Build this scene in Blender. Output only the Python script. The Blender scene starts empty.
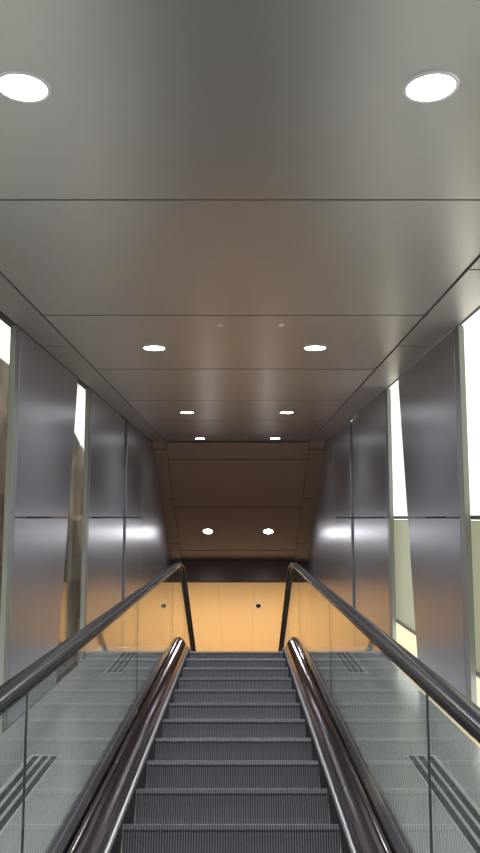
import bpy, bmesh, math
from mathutils import Vector, Matrix
sc=bpy.context.scene
sc.view_settings.view_transform='Standard'
sc.view_settings.look='None'
A=math.radians(30); CA,SA=math.cos(A),math.sin(A)
CX,CY,CZ=0.04,-0.7,1.2124
F=760.0; DEL=math.atan(91/F)
# ---------- materials
def newmat(n):
    m=bpy.data.materials.new(n); m.use_nodes=True
    return m,m.node_tree.nodes,m.node_tree.links
def pbr(n,col,metal=0,rough=.5,noise=0,nscale=8,bump=0,coat=0,aniso=0,stretch=(1,1,1),rn=0,ior=1.5,detail=5):
    m,N,L=newmat(n); b=N['Principled BSDF']; b.inputs['IOR'].default_value=ior
    b.inputs['Base Color'].default_value=(*col,1); b.inputs['Metallic'].default_value=metal
    b.inputs['Roughness'].default_value=rough; b.inputs['Coat Weight'].default_value=coat
    tc=N.new('ShaderNodeTexCoord'); mp=N.new('ShaderNodeMapping'); mp.inputs['Scale'].default_value=stretch
    L.new(tc.outputs['Object'],mp.inputs[0])
    nz=N.new('ShaderNodeTexNoise'); nz.inputs['Scale'].default_value=nscale; nz.inputs['Detail'].default_value=detail
    L.new(mp.outputs[0],nz.inputs['Vector'])
    if noise:
        r=N.new('ShaderNodeMapRange'); r.inputs[3].default_value=1-noise; r.inputs[4].default_value=1+noise
        if noise>.5: r.inputs[1].default_value=.3; r.inputs[2].default_value=.7
        L.new(nz.outputs[0],r.inputs[0])
        v=N.new('ShaderNodeVectorMath'); v.operation='SCALE'; v.inputs[0].default_value=col
        L.new(r.outputs[0],v.inputs['Scale']); L.new(v.outputs[0],b.inputs['Base Color'])
    if rn:
        r=N.new('ShaderNodeMapRange'); r.inputs[3].default_value=rough-rn; r.inputs[4].default_value=rough+rn
        L.new(nz.outputs[0],r.inputs[0]); L.new(r.outputs[0],b.inputs['Roughness'])
    if bump:
        bp=N.new('ShaderNodeBump'); bp.inputs['Strength'].default_value=bump; bp.inputs['Distance'].default_value=.01
        L.new(nz.outputs[0],bp.inputs['Height']); L.new(bp.outputs[0],b.inputs['Normal'])
    return m
def emis(n,col,s):
    m,N,L=newmat(n); N.remove(N['Principled BSDF']); e=N.new('ShaderNodeEmission')
    e.inputs[0].default_value=(*col,1); e.inputs[1].default_value=s
    L.new(e.outputs[0],N['Material Output'].inputs[0]); return m
def glass(n,tint,f0=.04):
    m,N,L=newmat(n); N.remove(N['Principled BSDF'])
    lw=N.new('ShaderNodeLayerWeight'); lw.inputs[0].default_value=.5
    p=N.new('ShaderNodeMath'); p.operation='POWER'; p.inputs[1].default_value=5; L.new(lw.outputs['Facing'],p.inputs[0])
    r=N.new('ShaderNodeMapRange'); r.inputs[3].default_value=f0; r.inputs[4].default_value=1; L.new(p.outputs[0],r.inputs[0])
    t=N.new('ShaderNodeBsdfTransparent'); t.inputs[0].default_value=(*tint,1)
    g=N.new('ShaderNodeBsdfGlossy'); g.inputs['Roughness'].default_value=.01; g.inputs[0].default_value=(.95,.95,.95,1)
    x=N.new('ShaderNodeMixShader'); L.new(r.outputs[0],x.inputs[0]); L.new(t.outputs[0],x.inputs[1]); L.new(g.outputs[0],x.inputs[2])
    L.new(x.outputs[0],N['Material Output'].inputs[0]); return m
M_ceil=pbr('satin_ceiling_metal',(.585,.575,.54),.85,.35,noise=.02,nscale=.8,detail=1)
M_far=pbr('warm_reflection_ceiling_metal',(.52,.44,.39),.8,.36,noise=.02,nscale=.8,detail=1)  # ceiling metal with the orange hall reflection tinted into its base colour
M_strip=pbr('satin_strip_metal',(.50,.485,.46),.85,.38,noise=.02,nscale=.8,detail=1)
M_wall=pbr('anodised_wall_metal',(.47,.475,.53),.9,.31,noise=.02,nscale=.6,detail=1)
M_black=pbr('dark_joint',(.012,.012,.012),0,.7)
M_fascia=pbr('fascia_metal',(.10,.075,.06),.7,.4)
M_mull=pbr('mullion_aluminium',(.30,.31,.28),.7,.4)
M_frame=pbr('grille_frame_steel',(.75,.75,.73),.6,.35)
M_glass=glass('balustrade_glass',(.94,.97,.95))
M_win=glass('window_glass',(.97,.98,.96),.03)
M_step=pbr('ribbed_step_metal',(.12,.123,.138),.45,.38)
M_groove=pbr('step_groove',(.018,.018,.02),.2,.6)
M_rubber=pbr('handrail_rubber',(.008,.008,.009),0,.24,ior=1.3)
M_chrome=pbr('handrail_guide_steel',(.12,.11,.11),1,.3)
M_band=pbr('polished_bronze_decking',(.46,.39,.43),1,.11)
M_skirt=pbr('skirt_aluminium',(.6,.6,.62),1,.3)
M_skirtd=pbr('skirt_dark_coating',(.015,.015,.017),0,.5)
M_deck=pbr('side_deck_steel',(.56,.57,.54),.55,.25,noise=.05,nscale=2,detail=2)
M_floor=pbr('floor_stone',(.22,.20,.18),0,.25,noise=.15,nscale=4)
M_hall=pbr('hall_wall_paint',(.55,.55,.55),0,.6)
M_orange=pbr('warm_ceiling_paint',(.82,.62,.38),0,.5,noise=.03)
M_oseam=pbr('warm_ceiling_joint',(.45,.30,.16),0,.6)
M_stone=pbr('outside_rock',(.11,.075,.045),0,.9,noise=.9,nscale=1.8,bump=.8,stretch=(1,1,.5))
M_disc=emis('downlight_lens',(1,.98,1),40)
M_ring=pbr('downlight_trim',(.85,.85,.9),.1,.3)
M_white=pbr('white_plastic',(.95,.95,.95),0,.3)
def frost(n,col):
    m,N,L=newmat(n); N.remove(N['Principled BSDF'])
    t=N.new('ShaderNodeBsdfTranslucent'); t.inputs[0].default_value=(*col,1)
    d=N.new('ShaderNodeBsdfDiffuse'); d.inputs[0].default_value=(*col,1)
    x=N.new('ShaderNodeMixShader'); x.inputs[0].default_value=.3
    L.new(t.outputs[0],x.inputs[1]); L.new(d.outputs[0],x.inputs[2]); L.new(x.outputs[0],N['Material Output'].inputs[0]); return m
M_frost=frost('frosted_pane',(.55,.55,.47))
# ---------- helpers
def empty(n):
    o=bpy.data.objects.new(n,None); sc.collection.objects.link(o); return o
def mkobj(n,bm,mats,parent=None,smooth=False):
    me=bpy.data.meshes.new(n); bmesh.ops.recalc_face_normals(bm,faces=bm.faces[:]); bm.to_mesh(me); bm.free()
    for m in (mats if isinstance(mats,list) else [mats]): me.materials.append(m)
    if smooth:
        for p in me.polygons: p.use_smooth=True
    o=bpy.data.objects.new(n,me); sc.collection.objects.link(o)
    if parent: o.parent=parent
    return o
def yz(u,v): return (CY+u*CA-v*SA, CZ+u*SA+v*CA)
def prism(bm,poly,x0,x1,mi=0,bev=0):
    a=[bm.verts.new((x0,*p)) for p in poly]; b=[bm.verts.new((x1,*p)) for p in poly]
    n=len(poly); fs=[bm.faces.new(a),bm.faces.new(b[::-1])]
    for i in range(n): fs.append(bm.faces.new((a[i],b[i],b[(i+1)%n],a[(i+1)%n])))
    for f in fs: f.material_index=mi
    if bev:
        es=list({e for f in fs for e in f.edges}); bmesh.ops.bevel(bm,geom=es,offset=bev,segments=2,affect='EDGES',profile=.5)
def uvbox(bm,x0,x1,u0,u1,v0,v1,mi=0,bev=0):
    prism(bm,[yz(u0,v0),yz(u1,v0),yz(u1,v1),yz(u0,v1)],x0,x1,mi,bev)
def wbox(bm,x0,x1,y0,y1,z0,z1,mi=0,bev=0):
    prism(bm,[(y0,z0),(y1,z0),(y1,z1),(y0,z1)],x0,x1,mi,bev)
S0=8.2; R=.8
def path(s,off):
    if s<=S0: return (s*CA-off*SA, s*SA+off*CA)
    cy,cz=S0*CA+R*SA, S0*SA-R*CA
    th=A-(s-S0)/R
    if th>0: return (cy-(R+off)*math.sin(th), cz+(R+off)*math.cos(th))
    return (cy+(s-S0-A*R), cz+R+off)
ZL=path(12,0)[1]
SL=[-3.2]+[i*.5 for i in range(-6,17)]+[S0+R*A*i/10 for i in range(0,11)]+[9.5,10.5,11.2]
def sweep(bm,prof,sl,side=1,mi=0,closed=True,caps=True,sm=()):
    rings=[]
    for s in sl:
        r=[]
        for x,o in prof:
            y,z=path(s,o); r.append(bm.verts.new((x*side,y,z)))
        rings.append(r)
    n=len(prof)
    for a,b in zip(rings,rings[1:]):
        for i in range(n if closed else n-1):
            f=bm.faces.new((a[i],a[(i+1)%n],b[(i+1)%n],b[i])); f.material_index=mi; f.smooth=i in sm
    if closed and caps:
        bm.faces.new(rings[0]).material_index=mi; bm.faces.new(rings[-1][::-1]).material_index=mi
HC=1.3
# ---------- escalator
esc=empty('escalator')
bm=bmesh.new()
N=82; pitch=.994/N
def nose(k):
    y=.4*k
    lo,hi=-20,20
    for _ in range(50):
        m=(lo+hi)/2
        if path(m,0)[0]<y: lo=m
        else: hi=m
    return y,path(lo,0)[1]
xs=[]
for i in range(N):
    x0=-.497+i*pitch
    xs+= [(x0,0),(x0+pitch*.55,0),(x0+pitch*.56,1),(x0+pitch*.99,1)]
for k in range(-7,21):
    y,z=nose(k); y2,z2=nose(k-1)
    h=z-z2
    if h<.004: 
        y2,z2=y-.4,z; h=.004
    pr=[(y+.40,z,0),(y+.012,z,0),(y,z-.006,0),(y+.001,z-.025,0)]
    for t in (.15,.35,.6,.85,1.0):
        if t*h>.03: pr.append((y+.035*math.sin(t*1.5), z-t*h,0))
    pr.append((y+.04,z-h-.03,0))
    cols=[]
    for (x,g) in xs:
        col=[]
        for j,(py,pz,_) in enumerate(pr):
            dy=.010*g; dz=0
            if j<=1: dy=0; dz=-.009*g
            col.append(bm.verts.new((x,py+dy,pz+dz)))
        cols.append((col,g))
    for (a,ga),(b,gb) in zip(cols,cols[1:]):
        for j in range(len(pr)-1):
            f=bm.faces.new((a[j],b[j],b[j+1],a[j+1])); f.material_index=1 if (ga and gb) else 0
mkobj('steps',bm,[M_step,M_groove],esc)
BU=.011
for side,nm in((-1,'left'),(1,'right')):
    bm=bmesh.new()
    sweep(bm,[(.50,-.25),(.50,.018),(.512,.018),(.512,-.25)],SL,side)
    mkobj('skirt_'+nm,bm,M_skirtd,esc)
    bm=bmesh.new()
    sweep(bm,[(.499,.019),(.499,.030),(.505,.036),(.514,.040),(.514,.019)],SL,side)
    mkobj('skirt_edge_'+nm,bm,M_skirt,esc)
    bm=bmesh.new()
    pf=[(.515,-.2),(.515,.044)]
    p0=Vector((.517,.046)); p1=Vector((.606,.143)); nn=Vector((-.71,.70))
    K=14
    for i in range(K+1):
        t=i/K; q=p0.lerp(p1,t)+nn*(BU*4*t*(1-t)); pf.append((q.x,q.y))
    pf+=[(.614,.141),(.614,-.2)]
    sweep(bm,pf,SL,side,sm=set(range(2,K+2)))
    mkobj('inner_decking_'+nm,bm,M_band,esc)
    bm=bmesh.new()
    for s in [-1.5,.3,2.1,3.9,5.7,7.5]:
        arc=[]
        for i in range(9):
            t=.03+.94*i/8; q=p0.lerp(p1,t)+nn*(BU*4*t*(1-t)+.0006); arc.append((q.x,q.y))
        back=[(p1.x-.005,p1.y-.012),(p0.x+.008,p0.y)]
        sweep(bm,arc+back,[s,s+.004],side)
    mkobj('decking_joint_'+nm,bm,M_black,esc)
    bm=bmesh.new()
    sweep(bm,[(.634,-.2),(.634,.14),(.70,.13),(.72,.11),(.72,-.2)],SL,side)
    mkobj('outer_decking_'+nm,bm,M_band,esc)
    bm=bmesh.new()
    js=[-2.9,-.15,2.45,5.05,7.65,S0+R*A+.6,11.0]
    for a,b in zip(js,js[1:]):
        sl=[a+.004]+[s for s in SL if a+.02<s<b-.02]+[b-.004]
        sweep(bm,[(.617,.08),(.617,.875),(.629,.875),(.629,.08)],sl,side)
    mkobj('glass_balustrade_'+nm,bm,M_glass,esc)
    bm=bmesh.new()
    for s in js[1:-1]:
        sweep(bm,[(.619,.14),(.619,.87),(.627,.87),(.627,.14)],[s-.003,s+.003],side)
    mkobj('glass_joint_seal_'+nm,bm,M_chrome,esc)
    bm=bmesh.new()
    sweep(bm,[(.608,.868),(.604,.885),(.642,.885),(.638,.868)],SL,side)
    mkobj('handrail_guide_'+nm,bm,M_chrome,esc)
    bm=bmesh.new()
    prof=[(.623+.042*math.cos(t),.902+.021*math.sin(t)) for t in [i*2*math.pi/20 for i in range(20)]]
    SL2=[-3.3]+SL[1:-1]+[11.3]
    sweep(bm,prof,SL2,side)
    mkobj('handrail_'+nm,bm,M_rubber,esc,smooth=True)
bm=bmesh.new()
wbox(bm,-.497,.497,.4*20+.3,.4*20+.5,ZL-.1,ZL+.012)
for i in range(60): wbox(bm,-.49+i*.0163,-.484+i*.0163,.4*20+.2,.4*20+.31,ZL-.02,ZL+.01)
mkobj('comb_plate',bm,M_skirt,esc)
for side,nm in((-1,'left'),(1,'right')):
    bm=bmesh.new()
    SLd=[s for s in SL if s<9.0]
    sweep(bm,[(.722,-.2),(.722,.05),(1.455,.05),(1.455,-.2)],SLd,side)
    mkobj('side_deck_'+nm,bm,M_deck,esc)
for side in(-1,1):
    for (a,b) in ((-.8,.7),(3.05,4.5),(6.85,7.85)):
        bm=bmesh.new()
        sweep(bm,[(.985,.051),(.985,.056),(1.155,.056),(1.155,.051)],[a-.03,b+.03],side,1)
        for i in range(3):
            x=.995+i*.051
            sweep(bm,[(x,.0565),(x,.058),(x+.030,.058),(x+.030,.0565)],[a,b],side,0)
            sweep(bm,[(x+.033,.0565),(x+.033,.062),(x+.046,.062),(x+.046,.0565)],[a,b],side,1)
        mkobj('ventilation_grille',bm,[M_black,M_frame])
# ---------- ceiling
ceil=empty('ceiling')
YB,ZB=yz(13.0,HC)
YE=CY+15.05
bm=bmesh.new()
g=.009
seams=[-3.6]+[3.0-1.8*i for i in (3,2,1)]+[3.0+1.8*i for i in range(6)]+[13.0]
for a,b in zip(seams,seams[1:]):
    ga=.007 if a<4 else (.011 if a<6 else .016); gb=.007 if b<4 else (.011 if b<6 else .016)
    uvbox(bm,-1.232,1.232,a+ga,b-gb if b<13 else b,HC,HC+.03)
mkobj('ceiling_panels',bm,M_ceil,ceil)
bm=bmesh.new()
hs=[YB+.02,CY+11.15,CY+12.8,CY+14.6,YE]
g2=.014
for a,b in zip(hs,hs[1:]): wbox(bm,-1.232,1.232,a+g2,b-g2,ZB,ZB+.03)
mkobj('upper_ceiling_panels',bm,M_far,ceil)
bm=bmesh.new()
ss=[-3.6]+[3.85-1.8*i for i in (3,2,1)]+[3.85+1.8*i for i in range(5)]+[12.95]
WS={-1:1.462,1:1.505}
for side in(-1,1):
    xa,xb=sorted((side*1.238,side*WS[side]))
    for a,b in zip(ss,ss[1:]): uvbox(bm,xa,xb,a+g,b-g,HC-.012,HC+.02)
mkobj('side_soffit',bm,M_strip,ceil)
bm=bmesh.new()
for side in(-1,1):
    xa,xb=sorted((side*1.238,side*WS[side]))
    for a,b in zip(hs,hs[1:]): wbox(bm,xa,xb,a+g2-.35,b-g2-.35 if b<YE else b,ZB-.03,ZB+.02)
mkobj('upper_side_soffit',bm,M_far,ceil)
bm=bmesh.new()
uvbox(bm,-1.6,1.6,-3.6,13.0,HC+.045,HC+.10); wbox(bm,-1.6,1.6,YB-.05,YE,ZB+.045,ZB+.10)
mkobj('ceiling_backing',bm,M_black,ceil)
# ---------- downlights
def disc_obj(name,x,y,z,tilt,r,lensmat,power,ringw=.012,spot=150,col=(.95,.97,1)):
    e=empty(name); e.location=(x,y,z); e.rotation_euler=(tilt,0,0)
    bm=bmesh.new(); n=40
    rings=[(r+ringw,0),(r+ringw*.8,-.006),(r,-.006),(r*.97,-.002)]
    prev=None
    for rr,zz in rings:
        c=[bm.verts.new((rr*math.cos(t),rr*math.sin(t),zz)) for t in [2*math.pi*i/n for i in range(n)]]
        if prev:
            for i in range(n): bm.faces.new((prev[i],prev[(i+1)%n],c[(i+1)%n],c[i]))
        prev=c
    mkobj('trim_ring',bm,M_ring,e,True)
    bm=bmesh.new(); c=[bm.verts.new((r*math.cos(t),r*math.sin(t),-.003)) for t in [2*math.pi*i/n for i in range(n)]]
    bm.faces.new(c); mkobj('lens',bm,lensmat,e)
    if power:
        l=bpy.data.lights.new('lamp','SPOT'); l.energy=power; l.spot_size=math.radians(spot); l.spot_blend=.8; l.shadow_soft_size=r; l.color=col
        lo=bpy.data.objects.new('lamp',l); sc.collection.objects.link(lo); lo.parent=e; lo.location=(0,0,-.03)
for u in (-1.5,2.17,5.75,9.37,12.5):
    for x in(-.62,.62):
        y,z=yz(u,HC); disc_obj('ceiling_downlight',x,y,z,A,.073 if u<4 else .08,M_disc,165 if u<12 else 40)
for x in(-.62,.62): disc_obj('ceiling_downlight',x,CY+13.77,ZB,0,.095,M_disc,22)
for x,u in((-.1,5.05),(.32,5.05)):
    y,z=yz(u,HC); disc_obj('sprinkler_cover',x,y,z,A,.014,M_ring,0,.006)
# ---------- walls
bays=[5.1+2.5*j for j in range(-3,3)]
def uedge(U,v): return U+1.85-.2*(HC-v)
for side,nm in((-1,'left'),(1,'right')):
    W=WS[side]
    def XS(a,b): return sorted((side*(W+a),side*(W+b)))
    w=empty('wall_'+nm)
    bm=bmesh.new(); xa,xb=XS(0,.06)
    vt=HC-.018
    for j,U in enumerate(bays):
        vb=-1.38 if U<7 else (-1.7 if U<9 else -2.3)
        for lo,hi in ((vb,-.006),(.006,vt)):
            prism(bm,[yz(U+.0,lo),yz(uedge(U,lo),lo),yz(uedge(U,hi),hi),yz(U+.0,hi)],xa,xb,0,.003)
            if U==bays[-2]:
                prism(bm,[yz(uedge(U,lo)+.03,lo),yz(U+2.38,lo),yz(U+2.38,hi),yz(uedge(U,hi)+.03,hi)],*XS(.02,.07),0,.003)
    U=bays[-1]
    pa=lambda v:yz(uedge(U,v)+.014,v)
    yy,zz=pa(-2.4)
    prism(bm,[pa(-2.4),(YE,zz),(YE,ZB-.035),(YB+.006,ZB-.035),pa(vt)],xa,xb,0,.003)
    mkobj('metal_panels',bm,M_wall,w)
    bm=bmesh.new(); x2=XS(.075,.10)
    U=bays[-2]
    uvbox(bm,*x2,U+1.0,U+2.9,-2.2,HC)
    for U in bays[:]:
        uvbox(bm,*x2,U+.65,U+1.27,-1.38,HC-.02)
    uvbox(bm,*x2,bays[-1],13.2,-3,HC)
    mkobj('backing',bm,M_black,w)
    bm=bmesh.new(); x3=XS(0.0,.04)
    for U in bays[:-1]:
        uvbox(bm,*x3,U-.11,U-.012,-1.38 if U<9 else -2,HC-.016,0,.004)
    mkobj('mullions',bm,M_mull,w)
    k=0
    for U in bays[:-2]:
        k+=1
        wn=empty('window_%d'%(k if side<0 else k+4))
        bm=bmesh.new(); x4=XS(.085,.095)
        uvbox(bm,*x4,U+1.28,U+3.14,.02,HC); mkobj('clear_pane',bm,M_win,wn)
        bm=bmesh.new()
        uvbox(bm,*x4,U+1.28,U+3.14,-1.0 if side>0 else -1.38,-.02); mkobj('lower_pane',bm,M_frost if side>0 else M_win,wn)
        if side>0:
            bm=bmesh.new(); x5=XS(.078,.10)
            uvbox(bm,*x5,U+1.28,U+3.14,-.015,.015); uvbox(bm,*x5,U+1.28,U+3.14,-1.03,-1.0)
            mkobj('transom',bm,M_mull,wn)
bm=bmesh.new()
n=60
V={}
from mathutils import noise
for i in range(n+1):
    for j in range(21):
        u=2+i*.28; top=2.3-.13*(u-9) ; v=-3+(top+3)*j/20
        y,z=yz(u,v); p=Vector((0,y,z))
        V[i,j]=bm.verts.new((-3.2+.35*noise.noise(p*.9)+.12*noise.noise(p*3),y,z))
for i in range(n):
    for j in range(20): bm.faces.new((V[i,j],V[i+1,j],V[i+1,j+1],V[i,j+1]))
mkobj('rock_face',bm,M_stone)
# ---------- upper hall
bm=bmesh.new()
wbox(bm,-1.6,1.6,YE,YE+.08,CZ+7.13,ZB+.1)
mkobj('trim_1',bm,M_fascia)
bm=bmesh.new()
ZC=CZ+7.15
ys=[YE+.1,YE+3.7,YE+10]
xs2=[-5,-3.4,-1.9,-.42,.34,1.9,3.4,5]
for a,b in zip(ys,ys[1:]):
    for c,d in zip(xs2,xs2[1:]): wbox(bm,c+.002,d-.002,a+.002,b-.002,ZC,ZC+.03)
mkobj('hall_ceiling',bm,M_orange,ceil)
bm=bmesh.new(); wbox(bm,-5,5,YE+.1,YE+10,ZC+.004,ZC+.08)
mkobj('hall_ceiling_backing',bm,M_oseam,ceil)
bm=bmesh.new(); wbox(bm,-5,5,YE+10,YE+10.1,ZL,ZC+.1); mkobj('wall_back',bm,M_orange)
bm=bmesh.new(); 
for s in(-1,1):
    xa,xb=sorted((s*5,s*5.1)); wbox(bm,xa,xb,YE+.1,YE+10,ZL,ZC+.1)
    xa,xb=sorted((s*1.57,s*5)); wbox(bm,xa,xb,YE,YE+.1,ZL,ZC+.1)
mkobj('wall_hall_sides',bm,M_orange)
bm=bmesh.new(); yl=path(9.0,0)[0]
wbox(bm,-1.56,-.722,yl,YE+10,ZL-.2,ZL+.045); wbox(bm,.722,1.56,yl,YE+10,ZL-.2,ZL+.045)
wbox(bm,-.72,.72,8.5,YE+10,ZL-.2,ZL)
wbox(bm,-5,-1.56,YE,YE+10,ZL-.2,ZL+.045); wbox(bm,1.56,5,YE,YE+10,ZL-.2,ZL+.045)
mkobj('floor',bm,M_floor)
e=empty('security_camera'); e.location=(.46,CY+16.3,ZC)
bm=bmesh.new(); bmesh.ops.create_cone(bm,cap_ends=True,segments=32,radius1=.105,radius2=.12,depth=.03,matrix=Matrix.Translation((0,0,-.015)))
mkobj('base',bm,M_white,e)
bm=bmesh.new(); bmesh.ops.create_uvsphere(bm,u_segments=24,v_segments=16,radius=.062,matrix=Matrix.Translation((0,0,-.032)))
mkobj('dome',bm,M_rubber,e,True)
def area(n,loc,rot,sz,e,col,spread=180):
    l=bpy.data.lights.new(n,'AREA'); l.energy=e; l.size=sz[0]; l.shape='RECTANGLE'; l.size_y=sz[1]; l.color=col; l.spread=math.radians(spread)
    o=bpy.data.objects.new(n,l); sc.collection.objects.link(o); o.location=loc; o.rotation_euler=rot
area('added_hall_fill',(0,YE+3.0,ZL+.8),(math.pi,0,0),(5,5),90,(1,.72,.43),75)  # added fill light, hidden below the landing edge, warms the hall ceiling
# ---------- lower hall
bm=bmesh.new(); zf=-1.62
wbox(bm,-5,5,-10,-2.9,zf-.2,zf); mkobj('floor_lower',bm,M_floor)
bm=bmesh.new(); wbox(bm,-5,5,-10.1,-10,zf,3.2); mkobj('wall_lower_back',bm,M_hall)
bm=bmesh.new()
for s in(-1,1):
    xa,xb=sorted((s*5,s*5.1)); wbox(bm,xa,xb,-10,-3.0,zf,3.2)
    xa,xb=sorted((s*1.62,s*5)); wbox(bm,xa,xb,-3.1,-3.0,zf,3.2)
mkobj('wall_lower_sides',bm,M_hall)
bm=bmesh.new(); wbox(bm,-5,5,-10,-4.4,1.6,1.7); mkobj('ceiling_lower',bm,M_hall)
area('added_lower_hall_fill',(0,-6.5,1.55),(0,0,0),(5,3),220,(.96,.97,1))  # added fill light behind the camera, stands for no known fixture
# ---------- world + camera
w=bpy.data.worlds.new('sky'); sc.world=w; w.use_nodes=True
w.node_tree.nodes['Background'].inputs[0].default_value=(1,.985,.93,1)
w.node_tree.nodes['Background'].inputs[1].default_value=2.2
cam=bpy.data.cameras.new('camera'); co=bpy.data.objects.new('camera',cam); sc.collection.objects.link(co)
cam.sensor_fit='VERTICAL'; cam.sensor_height=36; cam.lens=F/853*36; cam.clip_start=.05
co.location=(CX,CY,CZ); co.rotation_euler=(math.pi/2+A+DEL,0,0)
sc.camera=co
